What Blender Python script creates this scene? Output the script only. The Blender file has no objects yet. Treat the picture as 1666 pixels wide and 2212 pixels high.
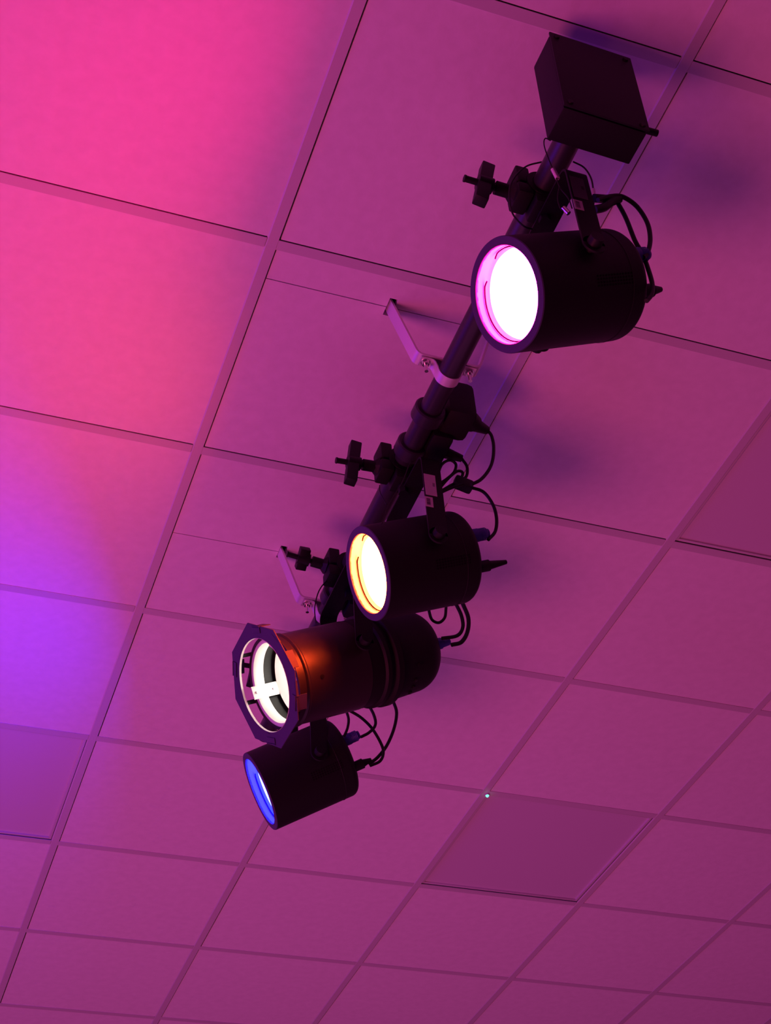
import bpy, bmesh, math, random
from mathutils import Vector, Matrix

C = bpy.context.scene.collection
S = bpy.context.scene
random.seed(4)

# ------------------------------------------------------------------ camera
cam_d = bpy.data.cameras.new('camera')
cam = bpy.data.objects.new('camera', cam_d); C.objects.link(cam)
right = Vector((0.94072572, -0.33383711, -0.05989903))
down = Vector((0.18287543, 0.64798988, -0.73936844))
fwd = Vector((0.28564259, 0.68458885, 0.67063136))
m = Matrix(((right.x, -down.x, -fwd.x, -0.51276),
            (right.y, -down.y, -fwd.y, -1.10075),
            (right.z, -down.z, -fwd.z, 1.66720),
            (0, 0, 0, 1)))
cam.matrix_world = m
cam_d.sensor_fit = 'VERTICAL'; cam_d.sensor_height = 24.0
cam_d.lens = 24.0 * 3149.1 / 2212.0
cam_d.clip_end = 60
S.camera = cam

# ------------------------------------------------------------------ world, lights, exposure
S.view_settings.view_transform = 'Standard'
S.view_settings.look = 'None'
S.view_settings.exposure = 0.0
S.view_settings.gamma = 1.0
S.view_settings.use_curve_mapping = False
w = bpy.data.worlds.new('world'); S.world = w; w.use_nodes = True
w.node_tree.nodes['Background'].inputs[0].default_value = (1.0, 0.067, 0.58, 1)
w.node_tree.nodes['Background'].inputs[1].default_value = 0.06


def area(name, loc, target, sx, sy, col, power):
    l = bpy.data.lights.new(name, 'AREA'); l.shape = 'RECTANGLE'; l.size = sx; l.size_y = sy
    l.color = col; l.energy = power
    o = bpy.data.objects.new(name, l); C.objects.link(o)
    o.location = loc
    o.rotation_euler = (Vector(target) - Vector(loc)).to_track_quat('-Z', 'Y').to_euler()
    return o


# added area lamps standing in for bounce off unbuilt stage wall and floors
area('stage_floor_fill', (-2.7, 0.5, 0.0), (0.75, 1.3, 4.0), 1.7, 1.7, (1.0, 0.092, 0.280), 90)
area('stage_wall_fill', (-3.4, 1.5, 2.9), (0.3, 1.2, 3.75), 2.6, 1.8, (0.26, 0.025, 1.0), 56)
area('room_floor_fill', (0.2, 3.4, 0.0), (1.0, 3.4, 4.0), 4.5, 5.0, (1.0, 0.17, 0.72), 34)


# ------------------------------------------------------------------ materials
def mat(name, col, rough=0.5, metal=0.0, emit=None, strength=0.0, bump=0.0, bscale=60.0, var=0.0, spec=0.5):
    mt = bpy.data.materials.new(name); mt.use_nodes = True
    nt = mt.node_tree; b = nt.nodes['Principled BSDF']
    b.inputs['Base Color'].default_value = (*col, 1)
    b.inputs['Roughness'].default_value = rough
    b.inputs['Metallic'].default_value = metal
    b.inputs['Specular IOR Level'].default_value = spec
    if emit:
        b.inputs['Emission Color'].default_value = (*emit, 1)
        b.inputs['Emission Strength'].default_value = strength
    if bump or var:
        tc = nt.nodes.new('ShaderNodeTexCoord')
        n = nt.nodes.new('ShaderNodeTexNoise'); n.inputs['Scale'].default_value = bscale
        n.inputs['Detail'].default_value = 5
        nt.links.new(tc.outputs['Object'], n.inputs['Vector'])
        if bump:
            bp = nt.nodes.new('ShaderNodeBump'); bp.inputs['Strength'].default_value = bump
            bp.inputs['Distance'].default_value = 0.002
            nt.links.new(n.outputs['Fac'], bp.inputs['Height']); nt.links.new(bp.outputs['Normal'], b.inputs['Normal'])
        if var:
            r = nt.nodes.new('ShaderNodeValToRGB')
            r.color_ramp.elements[0].position = 0.3; r.color_ramp.elements[1].position = 0.7
            r.color_ramp.elements[0].color = (*[c * (1 - var) for c in col], 1)
            r.color_ramp.elements[1].color = (*[min(1, c * (1 + var)) for c in col], 1)
            nt.links.new(n.outputs['Fac'], r.inputs['Fac']); nt.links.new(r.outputs['Color'], b.inputs['Base Color'])
    return mt


M_TILE = mat('mineral_fibre_tile', (0.80, 0.78, 0.77), 0.95, bump=0.35, bscale=36, var=0.032, spec=0.1)
M_BAR = mat('painted_grid_steel', (0.60, 0.60, 0.58), 0.45, spec=0.3)
M_DIFF = mat('acrylic_diffuser', (0.68, 0.66, 0.68), 0.28, spec=0.5)
M_BLACK = mat('black_powder_coat', (0.007, 0.006, 0.007), 0.58, bump=0.15, bscale=900, spec=0.3)
M_PARBLACK = mat('black_par_paint', (0.025, 0.018, 0.017), 0.42, bump=0.1, bscale=700)
M_SATIN = mat('black_satin_pipe', (0.022, 0.020, 0.026), 0.38, bump=0.05, bscale=300)
M_RIM = mat('dark_rim_paint', (0.058, 0.045, 0.095), 0.6, spec=0.25)
M_STEEL = mat('galvanised_steel', (0.80, 0.76, 0.76), 0.42, metal=0.6, bump=0.08, bscale=120)
M_CHROME = mat('bright_zinc', (0.75, 0.73, 0.72), 0.22, metal=1.0)
M_RUBBER = mat('black_rubber', (0.006, 0.006, 0.007), 0.5, spec=0.3)
M_PLUG = mat('blue_plug_plastic', (0.05, 0.06, 0.33), 0.45)
M_LABEL = mat('paper_label', (0.62, 0.60, 0.58), 0.7)
M_GREY = mat('grey_rating_plate', (0.10, 0.09, 0.10), 0.6)
M_INK = mat('label_ink', (0.03, 0.02, 0.03), 0.8)
M_ALU = mat('bare_aluminium', (0.80, 0.77, 0.70), 0.45, metal=0.35)
M_INNER = mat('bright_inner_tube', (0.55, 0.55, 0.55), 0.5)
M_INNER_DIM = mat('dimmed_inner_tube', (0.13, 0.14, 0.18), 0.5)  # inner tube colour darkened so the blue lamp's glow stays deep
M_VOID = mat('plenum_black', (0.01, 0.008, 0.01), 1.0, spec=0.0)
LENS = {
    'pink': mat('pink_led_lens', (0.2, 0.2, 0.2), 0.4, emit=(1.0, 0.006, 0.175), strength=290),
    'orange': mat('orange_led_lens', (0.2, 0.2, 0.2), 0.4, emit=(1.0, 0.063, 0.010), strength=170),
    'blue': mat('blue_led_lens', (0.2, 0.2, 0.2), 0.4, emit=(0.0021, 0.0030, 1.0), strength=500),
}
M_PARLENS = mat('white_par_bulb', (0.6, 0.6, 0.6), 0.4, emit=(1.0, 0.94, 0.82), strength=1.6)
M_GREEN = mat('green_led', (0.1, 0.5, 0.4), 0.3, emit=(0.10, 1.0, 0.62), strength=3.0)


# ------------------------------------------------------------------ mesh helpers
class MB:
    """collects shapes and links them as ONE mesh object"""
    def __init__(s): s.bm = bmesh.new()

    def box(s, c, d, rot=None, bev=0.0):
        r = bmesh.ops.create_cube(s.bm, size=1.0)
        vs = r['verts']
        bmesh.ops.scale(s.bm, verts=vs, vec=Vector(d))
        if bev:
            es = list({e for v in vs for e in v.link_edges})
            rr = bmesh.ops.bevel(s.bm, geom=es, offset=bev, segments=2, affect='EDGES', profile=0.6)
            vs = list({v for f in rr['faces'] for v in f.verts} | {v for v in vs if v.is_valid})
        if rot is not None: bmesh.ops.rotate(s.bm, verts=vs, cent=(0, 0, 0), matrix=rot)
        bmesh.ops.translate(s.bm, verts=vs, vec=Vector(c))
        return s

    def cyl(s, a, b, r, r2=None, n=24, cap=True):
        a, b = Vector(a), Vector(b)
        d = b - a
        q = d.to_track_quat('Z', 'Y').to_matrix().to_4x4()
        bmesh.ops.create_cone(s.bm, cap_ends=cap, cap_tris=False, segments=n, radius1=r, radius2=r if r2 is None else r2,
                              depth=d.length, matrix=Matrix.Translation((a + b) / 2) @ q)
        return s

    def lathe(s, prof, M=None, n=64, closed=False, a0=0.0, a1=None):
        """prof: list of (x along axis, radius); axis is local +x"""
        M = M or Matrix.Identity(4)
        full = a1 is None
        k = n if full else n + 1
        span = 2 * math.pi if full else a1 - a0
        rings = []
        for (x, r) in prof:
            if r < 1e-6 and full:
                rings.append([s.bm.verts.new(M @ Vector((x, 0, 0)))] * k)
            else:
                rings.append([s.bm.verts.new(M @ Vector((x, r * math.cos(a0 + span * i / n), r * math.sin(a0 + span * i / n))))
                              for i in range(k)])
        pairs = list(zip(rings, rings[1:]))
        if closed: pairs.append((rings[-1], rings[0]))
        for A, B in pairs:
            for i in range(n):
                j = (i + 1) % k
                vs = [A[i], A[j], B[j], B[i]]
                u = []
                for v in vs:
                    if v not in u: u.append(v)
                if len(u) >= 3:
                    try: s.bm.faces.new(u)
                    except ValueError: pass
        return s

    def tube(s, pts, r, n=10, sub=6):
        P = [Vector(p) for p in pts]
        Q = []
        ext = [P[0] * 2 - P[1]] + P + [P[-1] * 2 - P[-2]]
        for i in range(1, len(ext) - 2):
            p0, p1, p2, p3 = ext[i - 1:i + 3]
            for t in range(sub):
                u = t / sub
                Q.append(0.5 * ((2 * p1) + (p2 - p0) * u + (2 * p0 - 5 * p1 + 4 * p2 - p3) * u * u +
                                (3 * p1 - p0 - 3 * p2 + p3) * u ** 3))
        Q.append(P[-1])
        up = None; rings = []
        for i, q in enumerate(Q):
            t = (Q[min(i + 1, len(Q) - 1)] - Q[max(i - 1, 0)]).normalized()
            if up is None: up = t.orthogonal().normalized()
            up = (up - t * up.dot(t)).normalized()
            v = t.cross(up)
            rings.append([s.bm.verts.new(q + (up * math.cos(2 * math.pi * k / n) + v * math.sin(2 * math.pi * k / n)) * r)
                          for k in range(n)])
        for A, B in zip(rings, rings[1:]):
            for k in range(n): s.bm.faces.new([A[k], A[(k + 1) % n], B[(k + 1) % n], B[k]])
        s.bm.faces.new(rings[0][::-1]); s.bm.faces.new(rings[-1])
        return s

    def strip(s, path, width, thick, axis=1):
        """flat bar following path in the XZ plane (or YZ with axis=0); width along `axis`, thickness in the plane"""
        pts = [Vector(p) for p in path]
        wv = Vector((0, width / 2, 0)) if axis == 1 else Vector((width / 2, 0, 0))
        rings = []
        for i, p in enumerate(pts):
            t = (pts[min(i + 1, len(pts) - 1)] - pts[max(i - 1, 0)]).normalized()
            nrm = t.cross(wv.normalized()).normalized() * thick / 2
            rings.append([s.bm.verts.new(p + wv + nrm), s.bm.verts.new(p + wv - nrm),
                          s.bm.verts.new(p - wv - nrm), s.bm.verts.new(p - wv + nrm)])
        for A, B in zip(rings, rings[1:]):
            for k in range(4): s.bm.faces.new([A[k], A[(k + 1) % 4], B[(k + 1) % 4], B[k]])
        s.bm.faces.new(rings[0][::-1]); s.bm.faces.new(rings[-1])
        return s

    def plate(s, outer, inner, t, M):
        """flat plate (outer polygon, round inner loop, same count) in local yz, thickness t along x"""
        n = len(outer)
        L = []
        for x in (0, t):
            L.append([s.bm.verts.new(M @ Vector((x, y, z))) for y, z in outer])
            L.append([s.bm.verts.new(M @ Vector((x, y, z))) for y, z in inner])
        o0, i0, o1, i1 = L
        for k in range(n):
            j = (k + 1) % n
            s.bm.faces.new([o0[k], o0[j], i0[j], i0[k]]); s.bm.faces.new([o1[k], i1[k], i1[j], o1[j]])
            s.bm.faces.new([o0[k], o1[k], o1[j], o0[j]]); s.bm.faces.new([i0[k], i0[j], i1[j], i1[k]])
        return s

    def build(s, name, material, parent=None, origin=None, smooth=True, angle=35, label=None):
        bmesh.ops.recalc_face_normals(s.bm, faces=s.bm.faces[:])
        o0 = Vector(origin) if origin is not None else (parent_origin(parent) if parent else Vector((0, 0, 0)))
        bmesh.ops.translate(s.bm, verts=s.bm.verts[:], vec=-o0)
        me = bpy.data.meshes.new(name); s.bm.to_mesh(me); s.bm.free()
        me.materials.append(material)
        if smooth:
            for p in me.polygons: p.use_smooth = True
            try: me.set_sharp_from_angle(angle=math.radians(angle))
            except Exception: pass
        o = bpy.data.objects.new(name, me); C.objects.link(o)
        ORG[o.name] = o0
        if parent:
            o.parent = parent
            o.location = o0 - parent_origin(parent)
        else:
            o.location = o0
        if label: o['label'] = label
        return o


ORG = {}


def parent_origin(p): return ORG[p.name]


def thing(name, label, cat, loc, group=None):
    o = bpy.data.objects.new(name, None); C.objects.link(o)
    o.empty_display_size = 0.05
    o.location = loc; ORG[o.name] = Vector(loc)
    o['label'] = label; o['category'] = cat
    if group: o['group'] = group
    return o


def tag(o, label, cat, group=None):
    o['label'] = label; o['category'] = cat
    if group: o['group'] = group
    return o


def frame(origin, az, el):
    """local frame: x = lamp axis pointing to the rear, y horizontal, z up"""
    az, el = math.radians(az), math.radians(el)
    x = Vector((math.cos(el) * math.cos(az), math.cos(el) * math.sin(az), math.sin(el)))
    y = Vector((-math.sin(az), math.cos(az), 0)); z = x.cross(y)
    return Matrix(((x.x, y.x, z.x, origin[0]), (x.y, y.y, z.y, origin[1]), (x.z, y.z, z.z, origin[2]), (0, 0, 0, 1)))


# ------------------------------------------------------------------ ceiling (grid pitch 0.6 m, bar face at z = 4.0)
ZC = 4.0
PITCH = 0.6
IX = range(-4, 13); JY = range(-4, 17)
PANELS = {(2, 4): 'a', (-1, 4): 'b', (2, 1): 'c'}
PANEL_I = set(PANELS)
seams = {(0, 1): 0.687, (0, 2): 1.490}
slots = {(0, 1): [(0.272, 0.290, 0.663, 0.709)], (0, 2): [(0.277, 0.295, 1.467, 1.512)]}


def rects_minus(r, holes):
    out = [r]
    for (a0, a1, b0, b1) in holes:
        nx = []
        for (x0, x1, y0, y1) in out:
            if a1 <= x0 or a0 >= x1 or b1 <= y0 or b0 >= y1:
                nx.append((x0, x1, y0, y1)); continue
            if a0 > x0: nx.append((x0, a0, y0, y1))
            if a1 < x1: nx.append((a1, x1, y0, y1))
            xa, xb = max(x0, a0), min(x1, a1)
            if b0 > y0: nx.append((xa, xb, y0, b0))
            if b1 < y1: nx.append((xa, xb, b1, y1))
        out = nx
    return out


tiles = MB()
TZ = ZC + 0.0020
for i in IX:
    for j in JY:
        if (i, j) in PANEL_I: continue
        x0, x1 = i * PITCH + 0.0120, (i + 1) * PITCH - 0.011
        y0, y1 = j * PITCH + 0.0115, (j + 1) * PITCH - 0.0118
        x0 += 0.0030 + random.uniform(-0.0006, 0.0006)
        if j < 2: y1 -= 0.0022
        holes = []
        if (i, j) in seams:
            ys = seams[(i, j)]
            holes.append((x0 - 1, x1 + 1, ys - 0.0011, ys + 0.0011)); holes += slots[(i, j)]
        for (a, b, c, d) in rects_minus((x0, x1, y0, y1), holes):
            tiles.box(((a + b) / 2, (c + d) / 2, TZ + 0.0075), (b - a, d - c, 0.015))
# dark void above the tiles, seen only through the gaps
o = tiles.build('ceiling', M_TILE, smooth=False); o['kind'] = 'structure'
v = MB(); v.box((2.4, 3.6, ZC + 0.16), (11.4, 13.8, 0.01)); o = v.build('ceiling_deck', M_VOID, smooth=False); o['kind'] = 'structure'

g = MB()
X0, X1, Y0, Y1 = IX[0] * PITCH, (IX[-1] + 1) * PITCH, JY[0] * PITCH, (JY[-1] + 1) * PITCH
for i in list(IX) + [IX[-1] + 1]:
    x = i * PITCH
    sec = [(-0.0120, 0.0024), (-0.0088, 0.0), (0.0116, 0.0), (0.0120, 0.0006), (0.0120, 0.0030), (-0.0120, 0.0030)]
    for a_, b_ in ((Y0, Y1),):
        r0 = [g.bm.verts.new((x + u, a_, ZC + z)) for u, z in sec]; r1 = [g.bm.verts.new((x + u, b_, ZC + z)) for u, z in sec]
        for k in range(6): g.bm.faces.new([r0[k], r0[(k + 1) % 6], r1[(k + 1) % 6], r1[k]])
        g.bm.faces.new(r0); g.bm.faces.new(r1[::-1])
    g.box((x, (Y0 + Y1) / 2, ZC + 0.018), (0.003, Y1 - Y0, 0.03))
o = g.build('trim_1', M_BAR, smooth=False); o['kind'] = 'structure'
g = MB()
for j in list(JY) + [JY[-1] + 1]:
    y = j * PITCH
    for i in IX:
        a, b = i * PITCH + 0.012, (i + 1) * PITCH - 0.012
        g.box(((a + b) / 2, y, ZC + 0.0014), (b - a, 0.0235, 0.0022))
        g.box(((a + b) / 2, y, ZC + 0.018), (b - a, 0.003, 0.03))
o = g.build('trim_2', M_BAR, smooth=False); o['kind'] = 'structure'

PLAB = {
    'a': 'smooth unlit square ceiling light panel with a tiny green indicator at its corner',
    'b': 'smooth unlit square ceiling light panel at the left edge, below the blue glow',
    'c': 'smooth unlit square ceiling light panel cut by the right edge, level with the outlet box',
}
for (i, j), k in PANELS.items():
    cx, cy = (i + 0.5) * PITCH, (j + 0.5) * PITCH
    t = thing('ceiling_light_panel', PLAB[k], 'light panel', (cx, cy, ZC + 0.004), 'unlit light panels set in the ceiling grid')
    f = MB()
    h = 0.287
    for sx in (-1, 1):
        f.box((cx + sx * (h - 0.004), cy, ZC + 0.010), (0.008, 2 * h, 0.012), bev=0.001)
        f.box((cx, cy + sx * (h - 0.004), ZC + 0.010), (2 * h - 0.016, 0.008, 0.012), bev=0.001)
    f.build('frame', M_BAR, t)
    d = MB(); d.box((cx, cy, ZC + 0.011), (2 * h - 0.016, 2 * h - 0.016, 0.004)); d.build('diffuser', M_DIFF, t)
    b = MB(); b.box((cx, cy, ZC + 0.05), (2 * h - 0.01, 2 * h - 0.01, 0.06)); b.build('housing', M_BAR, t)

t = thing('indicator_light', 'tiny glowing green indicator light on the ceiling at a light panel corner', 'indicator light', (1.211, 2.407, ZC - 0.001))
b = MB(); b.cyl((1.211, 2.407, ZC + 0.004), (1.211, 2.407, ZC - 0.004), 0.0075, 0.0062, 20); b.build('bezel', M_BAR, t)
b = MB(); bmesh.ops.create_uvsphere(b.bm, u_segments=16, v_segments=10, radius=0.0048, matrix=Matrix.Translation((1.211, 2.407, ZC - 0.005)))
b.build('lens', M_GREEN, t)

# ------------------------------------------------------------------ lighting pipe
PX, PZ, PR = 0.394, 3.833, 0.0235
t = thing('lighting_pipe', 'long round black steel pipe hung below the ceiling, carrying the lamps', 'pipe', (PX, 1.0, PZ))
p = MB()
p.lathe([(0.085, 0.018), (0.085, PR), (2.02, PR), (2.02, 0.018)],
        Matrix(((0, 1, 0, PX), (1, 0, 0, 0), (0, 0, 1, PZ), (0, 0, 0, 1))), n=48, closed=True)
p.build('tube', M_SATIN, t)
e = MB(); e.cyl((PX, 2.012, PZ), (PX, 2.024, PZ), 0.0228, n=32); e.build('end_cap', M_RUBBER, t)


def hanger(y, label):
    t = thing('pipe_hanger', label, 'bracket', (PX, y, PZ + 0.03), 'steel brackets holding the pipe to the ceiling')
    zt, zb = ZC + 0.05, 3.8605
    xe, xt = 0.0665, 0.113 + 0.016
    path = [(PX - xt, y, zt)]
    cor = Vector((PX - xe, y, zb)); d1 = (Vector(path[0]) - cor).normalized(); d2 = Vector((1, 0, 0))
    for k in range(6):
        u = k / 5
        a = cor + d1 * 0.012; c = cor + d2 * 0.012
        path.append(tuple((1 - u) ** 2 * a + 2 * u * (1 - u) * cor + u * u * c))
    path += [(2 * PX - q[0], q[1], q[2]) for q in reversed(path)]
    b = MB(); b.strip(path, 0.030, 0.0045); b.build('bracket', M_STEEL, t, angle=50)
    s = MB()
    z0 = zb - 0.0045
    R = PR + 0.0012
    sp = [(-0.060, z0), (-0.052, z0), (-0.040, z0), (-0.0345, z0 - 0.0015), (-0.0305, z0 - 0.006)]
    for k in range(17):
        a = math.radians(190 + (350 - 190) * k / 16)
        sp.append((math.cos(a) * R, PZ - 0.0 + math.sin(a) * R))
    sp += [(0.0305, z0 - 0.006), (0.0345, z0 - 0.0015), (0.040, z0), (0.052, z0), (0.060, z0)]
    s.strip([(PX + a, y, z) for a, z in sp], 0.024, 0.0024); s.build('saddle_clamp', M_STEEL, t, angle=50)
    for sx in (-1, 1):
        x = PX + sx * 0.0475
        b = MB(); b.cyl((x, y, zb + 0.004), (x, y, zb - 0.033), 0.0040, n=16); b.cyl((x, y, zb + 0.002), (x, y, zb + 0.007), 0.0075, n=6)
        bo = b.build('bolt', M_CHROME, t)
        b = MB(); b.cyl((x, y, z0 - 0.0025), (x, y, z0 - 0.0095), 0.0078, n=6); b.build('nut', M_CHROME, bo, smooth=False)
        b = MB(); b.cyl((x, y, z0 - 0.0012), (x, y, z0 - 0.0026), 0.0098, n=24); b.build('washer', M_CHROME, bo)


hanger(0.687, 'silver steel hanger bracket between the pink lamp and the orange lamp')
hanger(1.490, 'silver steel hanger bracket at the left of the orange lamp, above the octagonal frame')

# ------------------------------------------------------------------ black connection box at the pipe's end
bc = Vector((0.3925, 0.024, 3.829))
t = thing('connection_box', 'black rectangular metal box with screwed cover at the top end of the pipe', 'box', bc)
rv = Vector((0.76, 1.40, 0.68)); RB = Matrix.Rotation(math.radians(rv.length), 3, rv.normalized())
W_, D_, H_ = 0.1525, 0.0705, 0.2215


def bp(x, y, z): return bc + RB @ Vector((x, y, z))


b = MB(); b.box(bc + RB @ Vector((0, 0.003, 0)), (W_, D_ - 0.006, H_), RB, bev=0.003); b.build('body', M_BLACK, t)
b = MB(); b.box(bp(0, -D_ / 2 + 0.0012, 0), (W_ + 0.004, 0.0035, H_ + 0.003), RB, bev=0.0008); b.build('cover', M_BLACK, t)
for sx in (-1, 1):
    for sz in (-1, 1):
        c0 = bp(sx * (W_ / 2 - 0.010), -D_ / 2, sz * (H_ / 2 - 0.010)); n = RB @ Vector((0, -1, 0))
        b = MB(); b.cyl(c0 - n * 0.002, c0 + n * 0.0035, 0.0062, 0.0048, 20); b.build('screw', M_BLACK, t)
g0 = bp(W_ / 2 - 0.004, 0.0, -0.036)
g0 = Vector((bc.x + W_ / 2 + 0.002, 0.045, 3.816))
b = MB(); b.cyl(g0, g0 + Vector((0.022, 0, -0.001)), 0.0125, n=6); b.cyl(g0 + Vector((0.02, 0, -0.001)), g0 + Vector((0.06, 0, 0.0)), 0.0062, n=20)
b.build('cable_gland', M_RUBBER, t)
b = MB(); b.box(bp(-0.02, -D_ / 2 + 0.004, H_ / 2 + 0.002), (0.014, 0.005, 0.008), RB, bev=0.001); b.build('cover_tab', M_BLACK, t)


# ------------------------------------------------------------------ pipe clamp with T bolt (part of each lamp)
def clamp(t, y, hook_tilt=0.0, tdz=0.0, tlen=0.118, trot=0.0, zrot=0.0):
    """half coupler around the pipe at y; T bolt towards -x"""
    c = Vector((PX, y, PZ))
    b = MB()
    Mx = Matrix(((0, 1, 0, PX), (1, 0, 0, y), (0, 0, 1, PZ), (0, 0, 0, 1)))
    w2 = 0.026
    b.lathe([(-w2, PR + 0.001), (-w2, PR + 0.012), (w2, PR + 0.012), (w2, PR + 0.001)], Mx, n=40, closed=True)
    b.box(c + Vector((-0.040, 0, 0.018)), (0.026, 0.050, 0.044), bev=0.004)
    b.box(c + Vector((-0.040, 0, -0.024)), (0.030, 0.050, 0.030), bev=0.005)
    b.box(c + Vector((0.036, 0, 0.004)), (0.022, 0.050, 0.050), bev=0.006)
    b.box(c + Vector((0.0, 0, -0.042)), (0.046, 0.050, 0.026), bev=0.004)
    b.cyl(c + Vector((0, 0, -0.05)), c + Vector((0, 0, -0.078)), 0.011, n=6)
    cl = b.build('clamp', M_BLACK, t, angle=30)
    d = Vector((-1, 0, math.tan(math.radians(hook_tilt)))).normalized()
    s0 = c + Vector((-0.048, 0, -0.014 + tdz))
    b = MB(); b.cyl(s0 + d * -0.01, s0 + d * 0.040, 0.0125, n=24); b.cyl(s0 + d * 0.038, s0 + d * 0.097, 0.0060, n=18)
    b.cyl(s0 + d * 0.097, s0 + d * 0.100, 0.0068, n=18)
    b.cyl(s0 + d * 0.006, s0 + d * 0.016, 0.022, 0.013, n=6)
    b.build('threaded_bolt', M_BLACK, cl)
    R3 = Matrix.Rotation(math.radians(trot), 3, 'Y')
    R3 = Matrix.Rotation(math.radians(zrot), 3, Vector((1, 0, 0))) @ R3
    b = MB(); b.box(s0 + d * 0.062, (0.0245, 0.022, tlen), R3, bev=0.0025)
    b.cyl(s0 + d * 0.046, s0 + d * 0.074, 0.0145, n=24)
    b.build('tee_handle', M_RUBBER, cl)
    return cl


def yoke(t, piv, half, top_z, xo=0.008, aw=0.040, extra_y=0.0, top_y0=None):
    """U-shaped yoke: arms at +-half in y, top bar at top_z"""
    y0, y1 = piv.y - half, piv.y + half
    b = MB()
    x = piv.x + xo
    r = 0.018
    path = [(x, y0, piv.z - 0.012), (x, y0, piv.z + 0.04), (x, y0, top_z - r)]
    for k in range(1, 6):
        a = math.pi / 2 * k / 5
        path.append((x, y0 + r - r * math.cos(a), top_z - r + r * math.sin(a)))
    for k in range(5, 0, -1):
        a = math.pi / 2 * k / 5
        path.append((x, y1 - r + r * math.cos(a), top_z - r + r * math.sin(a)))
    path += [(x, y1, top_z - r), (x, y1, piv.z + 0.04), (x, y1, piv.z - 0.012)]
    b.strip(path, aw, 0.004, axis=0)
    for y in (y0, y1): b.cyl((x, y - 0.002, piv.z - 0.012), (x, y + 0.002, piv.z - 0.012), aw / 2, n=28)
    yk = b.build('yoke', M_BLACK, t, angle=40)
    for sy, y in ((-1, y0), (1, y1)):
        b = MB(); b.cyl((x, y + sy * -0.014, piv.z - 0.010), (x, y + sy * 0.006, piv.z - 0.010), 0.007, n=20)
        b.cyl((x, y + sy * 0.002, piv.z - 0.010), (x, y + sy * 0.016, piv.z - 0.010), 0.0135, 0.0120, n=12)
        b.build('tilt_knob', M_RUBBER, yk)
    return yk, x, y0


def bar_label(yk, x, y, z, w_, h_, name='barcode_label', tilt=0.0, bars=True, m=None):
    R3 = Matrix.Rotation(math.radians(tilt), 3, 'Y')
    b = MB(); b.box((x, y - 0.0023, z), (w_, 0.0006, h_), R3)
    lb = b.build(name, m or M_LABEL, yk, smooth=False)
    b = MB()
    if bars:
        n = 9
        for k in range(n):
            ww = random.choice((0.0006, 0.0009, 0.0013))
            b.box(Vector((x, y - 0.0027, z)) + R3 @ Vector((-w_ * 0.08, 0, -h_ * 0.30 + h_ * 0.6 * k / (n - 1))), (w_ * 0.45, 0.0003, ww), R3)
        b.build('printed_bars', M_INK, lb, smooth=False)
    else:
        for k in range(5):
            b.box(Vector((x, y - 0.0027, z)) + R3 @ Vector((w_ * 0.28, 0, h_ * (0.10 - 0.035 * k))), (w_ * 0.20, 0.0003, 0.0006), R3)
        b.build('printed_lines', M_INK, lb, smooth=False)
    return lb


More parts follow.
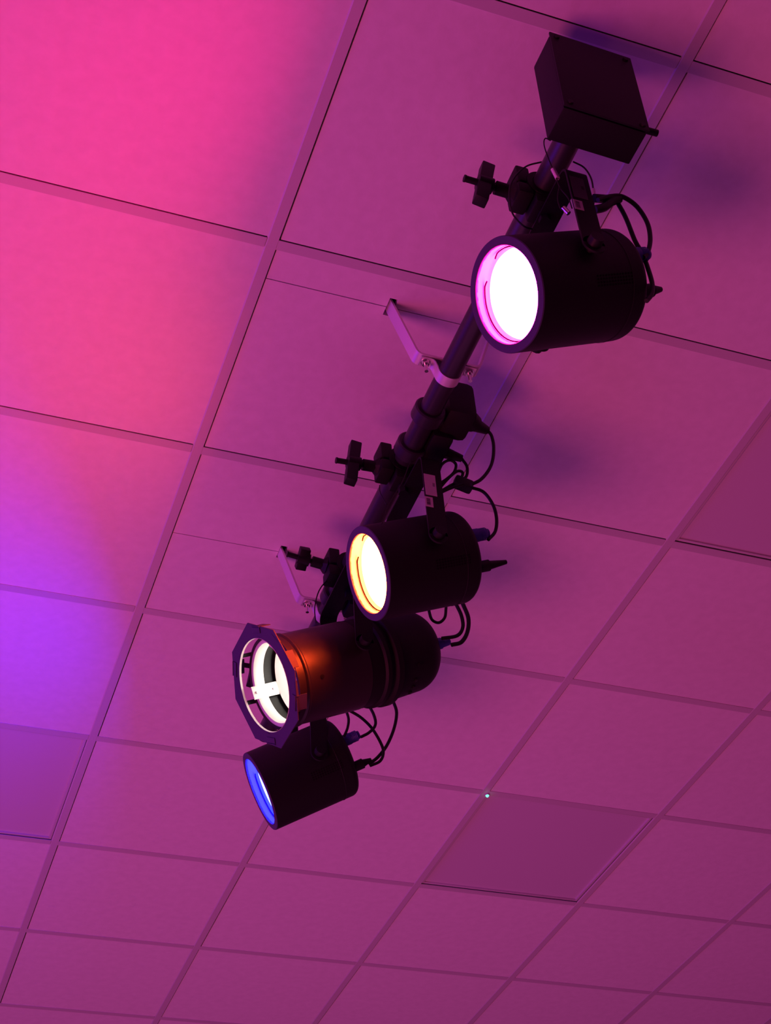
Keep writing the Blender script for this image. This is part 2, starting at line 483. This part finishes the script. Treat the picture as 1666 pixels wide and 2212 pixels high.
# ------------------------------------------------------------------ LED can lamps
def led_can(kind, label, F, az, el, R, L, yc=None, dl=0.022, **ck):
    M = frame(F, az, el)
    mid = M @ Vector((L / 2, 0, 0))
    t = thing('can_light', label, 'stage light', mid, 'black round can lights with coloured lenses')
    ri = R * 0.835
    rec = 0.024
    RB_ = 0.017
    b = MB()   # outer shell with rounded back
    prof = [(0.0, R - 0.0012), (0.0015, R), (L - RB_, R)]
    for k in range(1, 9):
        a = math.pi / 2 * k / 8
        prof.append((L - RB_ + RB_ * math.sin(a), R - RB_ + RB_ * math.cos(a)))
    prof += [(L + 0.002, R * 0.35), (L + 0.002, 0.0)]
    b.lathe(prof, M, n=96)
    hs = b.build('housing', M_BLACK, t, angle=30)
    b = MB()   # flat front rim and short tube inside
    b.lathe([(0.0015, R), (-0.0005, R - 0.001), (-0.0005, ri + 0.001), (0.0005, ri), (0.004, ri)], M, n=96)
    b.build('front_rim', M_RIM, t, angle=30)
    b = MB(); b.lathe([(0.002, ri), (rec + 0.012, ri), (rec + 0.012, 0.0)], M, n=96); b.build('inner_tube', M_INNER_DIM if kind == 'blue' else M_INNER, t, angle=30)
    lr = R * 0.785
    b = MB(); b.lathe([(rec + 0.004, lr), (rec, lr * 0.97), (rec - 0.002, 0.0)], M, n=72); b.build('lens', LENS[kind], t)
    b = MB()   # wire retaining ring with kinked ends
    pts = []
    for k in range(45):
        a = math.radians(100 + 325 * k / 44)
        rr = ri - 0.0022 - (0.004 if k in (0, 44) else 0)
        pts.append(M @ Vector((rec - 0.007, rr * math.cos(a), rr * math.sin(a))))
    b.tube(pts, 0.0014, n=6, sub=2); b.build('retaining_ring', M_VOID, t)
    b = MB()   # seam of the lower rear shell and ventilation holes
    for (x, rr) in ((L - 0.040, R + 0.0003),):
        b.lathe([(x, rr), (x + 0.0012, rr + 0.0006), (x + 0.0024, rr)], M, n=96)
    b.build('rear_seam', M_BLACK, hs)
    b = MB()
    for r_ in range(4):
        for k in range(13):
            for a0 in (215,):
                a = math.radians(a0 + r_ * 3.2)
                q = M @ Vector((L * 0.50 + k * 0.0062, (R + 0.0002) * math.cos(a), (R + 0.0002) * math.sin(a)))
                n = (M.to_3x3() @ Vector((0, math.cos(a), math.sin(a))))
                b.cyl(q - n * 0.0006, q + n * 0.0003, 0.0018, n=8)
    b.build('vent_holes', M_VOID, hs)
    yk, yx, yy = yoke(t, mid, R + 0.0135, 3.768)
    clamp(t, mid.y if yc is None else yc, **ck)
    # power inlet plug and knob on the rear plate
    d = M.to_3x3() @ Vector((1, 0, 0))
    q0 = M @ Vector((L, -0.068, -0.004))
    b = MB(); b.cyl(q0 - d * 0.014, q0 + d * 0.016, 0.0140, n=28); b.cyl(q0 + d * 0.014, q0 + d * 0.040, 0.0128, 0.0095, n=28)
    for k in range(5):
        b.lathe([(L + 0.017 + k * 0.0035, 0.0126), (L + 0.0185 + k * 0.0035, 0.0134), (L + 0.020 + k * 0.0035, 0.0126)],
                M @ Matrix.Translation((0, -0.068, -0.004)), n=24)
    b.build('power_plug', M_PLUG, t, label='blue round plug')
    q1 = M @ Vector((L, -0.042, -0.064))
    b = MB(); b.cyl(q1 - d * 0.014, q1 + d * 0.02, 0.0120, n=24); b.cyl(q1 + d * 0.02, q1 + d * (0.02 + dl), 0.0095, 0.0045, n=20)
    b.build('data_plug', M_RUBBER, t)
    return t, M, mid, yk, yx, yy, d, q0


t1 = led_can('pink', 'black can light glowing pink-white, largest and nearest to the connection box',
             (0.2892, 0.2361, 3.5175), -0.42, 25.4, 0.096, 0.2330, hook_tilt=3, trot=13)
yk, yx, yy = t1[3], t1[4], t1[5]
bar_label(yk, yx - 0.003, yy, 3.708, 0.026, 0.060, 'rating_plate', bars=False, m=M_GREY)
bar_label(yk, yx - 0.012, yy, 3.656, 0.017, 0.026)
t2 = led_can('orange', 'black can light glowing orange-white, hung in front of the open octagonal lamp',
             (0.3040, 0.9752, 3.5228), -5.2, 20.7, 0.096, 0.2150, hook_tilt=-3, trot=8, dl=0.042)
yk, yx, yy = t2[3], t2[4], t2[5]
bar_label(yk, yx - 0.006, yy, 3.682, 0.0245, 0.058, 'rating_label', bars=False)
bar_label(yk, yx - 0.013, yy, 3.634, 0.017, 0.027)
t4 = led_can('blue', 'black can light glowing blue-white, lowest in view under the octagonal lamp',
             (0.3030, 1.7511, 3.4853), -18.3, 24.3, 0.096, 0.2170, hook_tilt=0, trot=10)

# ------------------------------------------------------------------ white PAR lamp with the octagonal frame
F = Vector((0.1854, 1.3066, 3.4595)); K = 0.957; M = frame(F, 2.31, 25.75) @ Matrix.Scale(K, 4)
piv = M @ Vector((0.20, 0, 0))
t = thing('parabolic_can_light', 'long black can lamp with purple-lit octagonal front frame and white open reflector', 'stage light', piv)
R = 0.1045
b = MB()
prof = [(0.026, R - 0.006), (0.026, R + 0.0015), (0.030, R + 0.0015), (0.032, R - 0.003), (0.047, R - 0.003), (0.051, R + 0.001), (0.055, R + 0.001),
        (0.059, R - 0.002), (0.22, R - 0.002)]
b.lathe(prof, M, n=96); b.build('barrel', M_PARBLACK, t, angle=30)
b = MB()
b.lathe([(0.218, R - 0.003), (0.256, R - 0.003), (0.260, R + 0.003), (0.270, R + 0.003), (0.274, R - 0.004), (0.284, R - 0.004), (0.288, R + 0.006),
         (0.302, R + 0.006), (0.306, R - 0.002), (0.312, R - 0.002)], M, n=96); b.build('joint_ring', M_BLACK, t, angle=30)
b = MB()
prof = [(0.308, R - 0.003), (0.385, R - 0.008)]
for k in range(1, 13):
    a = math.pi / 2 * k / 12
    prof.append((0.385 + 0.060 * math.sin(a), R - 0.008 - 0.055 + 0.055 * math.cos(a)))
prof.append((0.448, 0.0))
b.lathe(prof, M, n=96); rc = b.build('rear_cap', M_BLACK, t, angle=30)
b = MB()
for a in (250, 262, 274):
    for x in (0.345,):
        aa = math.radians(a)
        q = M @ Vector((x, (R - 0.003) * math.cos(aa), (R - 0.003) * math.sin(aa)))
        b.box(q, (0.006, 0.010, 0.004), M.to_3x3(), bev=0.0008)
b.build('latch', M_BLACK, rc)
for (x, a) in ((0.088, 214), (0.350, 228)):
    aa = math.radians(a); n = M.to_3x3() @ Vector((0, math.cos(aa), math.sin(aa)))
    q = M @ Vector((x, 0, 0)) + n * (R - 0.002)
    b = MB(); b.cyl(q - n * 0.001, q + n * 0.0014, 0.0046, n=20); b.cyl(q + n * 0.0010, q + n * 0.0024, 0.0022, n=12); b.build('screw', M_BLACK, t)
# octagonal frame
oct_ = [(0.056, 0.1305), (0.1335, 0.054), (0.1335, -0.054), (0.056, -0.1305), (-0.056, -0.1305), (-0.1335, -0.054), (-0.1335, 0.054), (-0.056, 0.1305)]
N = 64; outer = []; inner = []
for k in range(N):
    a = 2 * math.pi * k / N + 0.001
    dy, dz = math.cos(a), math.sin(a)
    best = 9
    for e in range(8):
        (y0, z0), (y1, z1) = oct_[e], oct_[(e + 1) % 8]
        den = dy * (z1 - z0) - dz * (y1 - y0)
        if abs(den) < 1e-9: continue
        s_ = (y0 * (z1 - z0) - z0 * (y1 - y0)) / den
        u_ = (y0 * dz - z0 * dy) / den
        if s_ > 0 and -1e-6 <= u_ <= 1 + 1e-6: best = min(best, s_)
    outer.append((dy * best, dz * best)); inner.append((dy * R, dz * R))
# snap nearest samples to the exact corners
for (y, z) in oct_:
    k = min(range(N), key=lambda k: (outer[k][0] - y) ** 2 + (outer[k][1] - z) ** 2); outer[k] = (y, z)
b = MB(); b.plate(outer, inner, 0.0022, M)
fr = b.build('gel_frame', M_RIM, t, smooth=False, label='flat octagonal front frame lit purple')
b = MB()   # thin bright lip of the opening
b.lathe([(0.0, R), (-0.001, R - 0.0006), (0.004, R - 0.0012), (0.004, R)], M, n=96, closed=True); b.build('opening_lip', M_ALU, fr)
for a in (52, 128, 232, 308):   # round-nosed clips bent around the frame edge
    aa = math.radians(a)
    q = M @ Vector((-0.0016, 0.122 * math.cos(aa), 0.122 * math.sin(aa)))
    b = MB(); b.box(q, (0.0014, 0.034, 0.012), M.to_3x3() @ Matrix.Rotation(aa + math.pi / 2, 3, 'X'), bev=0.0005)
    e0 = M @ Vector((0.012, 0.130 * math.cos(aa), 0.130 * math.sin(aa)))
    b.box(e0, (0.030, 0.034, 0.0016), M.to_3x3() @ Matrix.Rotation(aa + math.pi / 2, 3, 'X'))
    b.build('frame_clip', M_RIM, fr)
# upper side return flanges of the frame holder that catch the orange light
for (a, w_, dx) in ((190, 0.040, 0.020), (163, 0.032, 0.006), (218, 0.034, 0.006)):
    aa = math.radians(a)
    q = M @ Vector((dx / 2, 0.131 * math.cos(aa), 0.131 * math.sin(aa)))
    b = MB(); b.box(q, (dx, w_, 0.0018), M.to_3x3() @ Matrix.Rotation(aa + math.pi / 2, 3, 'X')); b.build('frame_flange', M_RIM, fr)
# struts from frame to barrel
for a in (0, 60, 120, 180, 240, 300):
    aa = math.radians(a + 12)
    q = M @ Vector((0.014, 0.1075 * math.cos(aa), 0.1075 * math.sin(aa)))
    b = MB(); b.box(q, (0.028, 0.010, 0.0016), M.to_3x3() @ Matrix.Rotation(aa + math.pi / 2, 3, 'X')); b.build('spacer', M_BLACK, fr)
# inside
b = MB()
b.lathe([(0.027, 0.0985), (0.027, 0.0900), (0.032, 0.0885), (0.052, 0.0885), (0.052, 0.0985)], M, n=96, closed=True)
b.build('retaining_ring', M_ALU, t)
b = MB(); b.lathe([(0.052, 0.0985), (0.052, 0.0895), (0.056, 0.0985), (0.100, 0.0985)], M, n=96); b.build('inner_sleeve', M_BLACK, t)
b = MB()
prof = [(0.082, 0.0875)]
for k in range(1, 15):
    u = k / 14
    prof.append((0.082 + 0.075 * (1 - (1 - u) ** 2), 0.0875 * (1 - u)))
b.lathe(prof, M, n=96); b.build('reflector', M_ALU, t)
b = MB()
b.lathe([(0.112, 0.026), (0.104, 0.018), (0.100, 0.0)], M, n=40); b.build('bulb', mat('white_bulb', (0.8, 0.8, 0.8), 0.4, emit=(1.0, 0.95, 0.84), strength=34), t)
for a in (150, 250, 20):
    aa = math.radians(a)
    q = M @ Vector((0.048, 0.0870 * math.cos(aa), 0.0870 * math.sin(aa)))
    Rr = M.to_3x3() @ Matrix.Rotation(aa + math.pi / 2, 3, 'X')
    b = MB(); b.box(q, (0.066, 0.030, 0.0018), Rr, bev=0.0005); cp = b.build('lamp_clip', M_ALU, t)
    for sx in (-0.022, 0.022):
        q2 = q + M.to_3x3() @ Vector((sx, 0, 0)); n = M.to_3x3() @ Vector((0, -math.cos(aa), -math.sin(aa)))
        b = MB(); b.cyl(q2, q2 + n * 0.004, 0.0028, n=14); b.build('rivet', M_CHROME, cp)
yoke(t, piv, (R + 0.014) * K, 3.772, xo=0.018)
clamp(t, 1.325, hook_tilt=8, tdz=0.018, tlen=0.052, zrot=62)
q0 = M @ Vector((0.375, 0.0, -0.035)); d = M.to_3x3() @ Vector((1, 0, 0.1))
b = MB(); q0 = M @ Vector((0.425, -0.058, -0.030)); d = M.to_3x3() @ Vector((1, 0, 0))
b.cyl(q0 - d * 0.03, q0 + d * 0.018, 0.0130, n=24); b.cyl(q0 + d * 0.016, q0 + d * 0.042, 0.0115, 0.0085, n=24)
b.build('power_plug', M_PLUG, t, label='blue round plug')

# ------------------------------------------------------------------ pipe couplers with outlet boxes
def collar(y, label=None, parent=None):
    Mx = Matrix(((0, 1, 0, PX), (1, 0, 0, y), (0, 0, 1, PZ), (0, 0, 0, 1)))
    b = MB()
    b.lathe([(-0.017, PR + 0.0005), (-0.017, 0.031), (-0.014, 0.034), (0.014, 0.034), (0.017, 0.031), (0.017, PR + 0.0005)], Mx, n=48, closed=True)
    if parent is None: b.box((PX + 0.028, y, PZ + 0.026), (0.04, 0.034, 0.04), bev=0.006)
    o = b.build('pipe_collar', M_SATIN, parent, origin=(PX, y, PZ))
    if label: tag(o, label, 'pipe collar')
    return o


collar(0.400, 'black round collar on the pipe just behind the pink lamp')

t = thing('outlet_box', 'black rounded outlet box on the pipe above the orange lamp, cable plugged in', 'outlet box', (PX + 0.07, 0.85, 3.86))
b = MB(); b.box((0.462, 0.812, 3.873), (0.066, 0.085, 0.100), bev=0.016); b.box((0.442, 0.89, 3.848), (0.050, 0.11, 0.075), bev=0.012)
b.build('body', M_BLACK, t, angle=30)
b = MB(); b.cyl((0.484, 0.80, 3.846), (0.502, 0.815, 3.848), 0.020, n=28); b.cyl((0.500, 0.815, 3.848), (0.540, 0.83, 3.8535), 0.0165, 0.009, n=28)
b.build('plug', M_RUBBER, t)
b = MB(); b.cyl((0.455, 0.90, 3.838), (0.508, 0.90, 3.827), 0.0145, 0.008, n=24); b.build('plug', M_RUBBER, t)
collar(0.800, parent=t); collar(0.905, parent=t)

t = thing('outlet_box', 'black rounded outlet box with collar, behind the left edge of the orange lamp', 'outlet box', (PX, 1.41, 3.83))
b = MB(); b.box((0.455, 1.425, 3.835), (0.075, 0.060, 0.080), bev=0.014); b.build('body', M_BLACK, t, angle=30)
collar(1.420, parent=t)

# ------------------------------------------------------------------ cables
CAB = {
 'A':[ (0.4599,0.1600,3.7467),(0.4892,0.1600,3.7696),(0.5136,0.1600,3.7783),(0.5376,0.1600,3.7607),(0.5502,0.1600,3.7186),(0.5468,0.1600,3.6713),(0.5335,0.1600,3.6277),(0.5209,0.1600,3.6091) ],
 'B':[ (0.5054,0.1700,3.7814),(0.5160,0.1700,3.7314),(0.5217,0.1700,3.6677),(0.5294,0.1700,3.6347),(0.5321,0.1700,3.5954),(0.5319,0.1700,3.5559),(0.5248,0.1700,3.5256),(0.5107,0.1700,3.5028) ],
 'A2':[ (0.4561,0.1650,3.7572),(0.4818,0.1650,3.7650),(0.5090,0.1650,3.7748) ],
 'A3':[ (0.4508,0.1650,3.7214),(0.4722,0.1650,3.7368),(0.4919,0.1650,3.7610),(0.5093,0.1650,3.7763) ],
 'C':[ (0.4908,0.8300,3.8601),(0.5399,0.8300,3.8532),(0.5505,0.8300,3.8256),(0.5460,0.8300,3.7792),(0.5330,0.8300,3.7395),(0.5102,0.8300,3.7032),(0.4853,0.8300,3.6811) ],
 'D':[ (0.5129,0.8850,3.7303),(0.5404,0.8850,3.7242),(0.5577,0.8850,3.6931),(0.5615,0.8850,3.6552),(0.5539,0.8850,3.6177),(0.5354,0.8850,3.5908) ],
 'E':[ (0.5079,0.9000,3.8267),(0.5175,0.9000,3.8059),(0.5135,0.9000,3.7776),(0.4974,0.9000,3.7546) ],
 'F':[ (0.4346,0.8800,3.6887),(0.4645,0.8800,3.7120),(0.4921,0.8800,3.7297) ],
 'F1':[ (0.4471,0.9000,3.7642),(0.4596,0.9000,3.7972),(0.4791,0.9000,3.8148),(0.4920,0.9000,3.8059),(0.4853,0.9000,3.7810),(0.4661,0.9000,3.7558),(0.4467,0.9000,3.7361) ],
 'F2':[ (0.4441,0.9000,3.7196),(0.4695,0.9000,3.7580),(0.4932,0.9000,3.7858),(0.5056,0.9000,3.7837),(0.4947,0.9000,3.7593),(0.4671,0.9000,3.7334),(0.4445,0.9000,3.7118) ],
 'K':[ (0.5580,1.2600,3.7044),(0.5634,1.2600,3.6764),(0.5796,1.2600,3.6705),(0.5958,1.2600,3.6884),(0.6020,1.2600,3.7190) ],
 'K2':[ (0.6211,1.2450,3.7195),(0.6305,1.2450,3.6894),(0.6305,1.2450,3.6565),(0.6144,1.2450,3.6298),(0.5764,1.2450,3.6145) ],
 'K3':[ (0.6352,1.2400,3.7213),(0.6446,1.2400,3.6819),(0.6381,1.2400,3.6412),(0.6203,1.2400,3.6093),(0.5959,1.2400,3.5968) ],
 'G':[ (0.4702,1.6000,3.6476),(0.4771,1.6000,3.6198),(0.4736,1.6000,3.5932),(0.4645,1.6000,3.5685) ],
 'H':[ (0.4857,1.6300,3.6677),(0.5200,1.6300,3.6496),(0.5478,1.6300,3.6212),(0.5687,1.6300,3.5789),(0.5706,1.6300,3.5534),(0.5600,1.6300,3.5325),(0.5361,1.6300,3.5174) ],
 'I':[ (0.5285,1.6000,3.6711),(0.5420,1.6000,3.6402),(0.5439,1.6000,3.6128),(0.5275,1.6000,3.5892),(0.5058,1.6000,3.5727) ],
 'J':[ (0.6110,1.6400,3.7194),(0.6172,1.6400,3.6864),(0.6067,1.6400,3.6376),(0.5857,1.6400,3.5880),(0.5612,1.6400,3.5517),(0.5379,1.6400,3.5289) ],
 'S1':[ (0.4507,0.1900,3.9004),(0.4714,0.1900,3.8905),(0.4805,0.1900,3.8612),(0.4784,0.1900,3.8221),(0.4721,0.1900,3.7807) ],
 'S2':[ (0.3832,0.1900,3.8696),(0.3525,0.1900,3.8449),(0.3282,0.1900,3.8105),(0.3094,0.1900,3.7682),(0.3021,0.1900,3.7247),(0.3028,0.1900,3.6829),(0.3181,0.1900,3.6566),(0.3347,0.1900,3.6529) ],
 'S3':[ (0.3562,0.1100,3.8090),(0.3460,0.1100,3.8114),(0.3406,0.1100,3.7867),(0.3442,0.1100,3.7403),(0.3491,0.1100,3.7049),(0.3524,0.1100,3.6708),(0.3637,0.1100,3.6457),(0.3661,0.1100,3.6187) ],
 'S4':[ (0.3506,0.1100,3.6700),(0.3426,0.1100,3.6345),(0.3443,0.1100,3.6073),(0.3519,0.1100,3.6029) ],
 'T1':[ (0.3803,0.8600,3.7492),(0.3670,0.8600,3.7351),(0.3480,0.8600,3.6819),(0.3136,0.8600,3.6098),(0.2990,0.8600,3.5632),(0.2945,0.8600,3.5524) ],
 'T2':[ (0.3219,0.9200,3.7193),(0.3225,0.9200,3.6973),(0.3337,0.9200,3.6680) ],
 'U1':[ (0.3678,1.3300,3.8178),(0.3412,1.3300,3.7940),(0.3236,1.3300,3.7642),(0.3138,1.3300,3.7285),(0.3107,1.3300,3.6986),(0.3131,1.3300,3.6690) ],
 'U2':[ (0.3346,1.2000,3.6810),(0.3172,1.2000,3.6411),(0.3107,1.2000,3.6080),(0.3097,1.2000,3.5827) ],
}


def cable(name, keys, r, label, cat, group=None, off=(0, 0, 0)):
    b = MB()
    for k in keys: b.tube([Vector(p) + Vector(off) for p in CAB[k]], r, n=10)
    c0 = CAB[keys[0]][0]
    o = b.build(name, M_RUBBER, origin=c0, angle=60)
    return tag(o, label, cat, group)


GC = 'black power cables at the backs of the lamps'
cable('power_cable', ['A'], 0.0042, 'outer curved black cable arching down to the pink lamp\'s blue plug', 'cable', GC)
cable('power_cable', ['B'], 0.0042, 'straighter black cable running down past the pink lamp\'s blue plug', 'cable', GC)
o = cable('cable_bundle', ['A2', 'A3'], 0.0078, 'thick black bundle of cables right of the pink lamp\'s yoke', 'cable')
cable('power_cable', ['C'], 0.0036, 'black cable looping down from the outlet box plug to the splitter', 'cable', GC)
cable('power_cable', ['D'], 0.0036, 'black cable arching from the splitter to the orange lamp\'s blue plug', 'cable', GC)
cable('power_cable', ['E'], 0.0034, 'short black cable from the lower outlet plug into the splitter', 'cable', GC)
cable('power_cable', ['F', 'F1', 'F2'], 0.0032, 'coiled black cable between the orange lamp\'s yoke and the splitter', 'cable', GC)
b = MB(); b.box((0.503, 0.90, 3.7500), (0.042, 0.022, 0.026), Matrix.Rotation(math.radians(15), 3, 'Y'), bev=0.006)
o = b.build('cable_splitter', M_RUBBER, origin=(0.503, 0.90, 3.75)); tag(o, 'small black cable splitter block right of the orange lamp\'s yoke', 'cable splitter')
cable('power_cable', ['K'], 0.0034, 'small inner loop of black cable under the back of the orange lamp', 'cable', GC)
cable('power_cable', ['K2'], 0.0042, 'middle black cable curving down to the back of the octagonal lamp', 'cable', GC)
cable('power_cable', ['K3'], 0.0048, 'outermost black cable curving down to the octagonal lamp\'s blue plug', 'cable', GC)
cable('power_cable', ['G'], 0.0033, 'short black cable dropping behind the top of the blue lamp', 'cable', GC)
cable('power_cable', ['H'], 0.0036, 'long black cable curving from under the octagonal lamp to the blue lamp\'s black plug', 'cable', GC)
cable('power_cable', ['I'], 0.0036, 'black cable hooking round to the blue lamp\'s blue plug', 'cable', GC)
cable('power_cable', ['J'], 0.0040, 'rightmost black cable sweeping down to the blue lamp\'s black plug', 'cable', GC)

GS = 'thin black safety wires of the lamps'
t = thing('safety_wire', 'thin black safety wire arching at the right of the pipe above the pink lamp', 'safety wire', CAB['S1'][0], GS)
b = MB(); b.tube(CAB['S1'], 0.0016, n=8); b.build('wire', M_RUBBER, t)
b = MB(); b.cyl((0.4790, 0.19, 3.826), (0.4775, 0.19, 3.806), 0.0034, n=14); b.build('ferrule', M_STEEL, t)
t = thing('safety_wire', 'thin black safety wire looping round the left side of the pink lamp\'s clamp', 'safety wire', CAB['S2'][0], GS)
b = MB(); b.tube(CAB['S2'], 0.0016, n=8); b.build('wire', M_RUBBER, t)
t = thing('safety_wire', 'thin wire with pink-lit metal ferrule crossing the pipe below the connection box', 'safety wire', CAB['S3'][0], GS)
b = MB(); b.tube(CAB['S3'], 0.0011, n=8); b.tube(CAB['S4'], 0.0009, n=8); b.build('wire', M_RUBBER, t)
b = MB(); b.cyl((0.3470, 0.11, 3.7200), (0.3520, 0.11, 3.6960), 0.0040, n=14); b.build('ferrule', M_STEEL, t)
b = MB(); b.cyl((0.3480, 0.108, 3.6100), (0.3560, 0.108, 3.5980), 0.0042, n=14); b.build('snap_hook', M_CHROME, t)
t = thing('safety_wire', 'thin wire hanging down from the orange lamp\'s clamp to its front', 'safety wire', CAB['T1'][0], GS)
b = MB(); b.tube(CAB['T1'], 0.0009, n=8); b.tube(CAB['T2'], 0.0009, n=8); b.build('wire', M_RUBBER, t)
t = thing('safety_wire', 'thin black safety wire curving left of the orange lamp over the second bracket', 'safety wire', CAB['U1'][0], GS)
b = MB(); b.tube(CAB['U1'], 0.0014, n=8); b.build('wire', M_RUBBER, t)
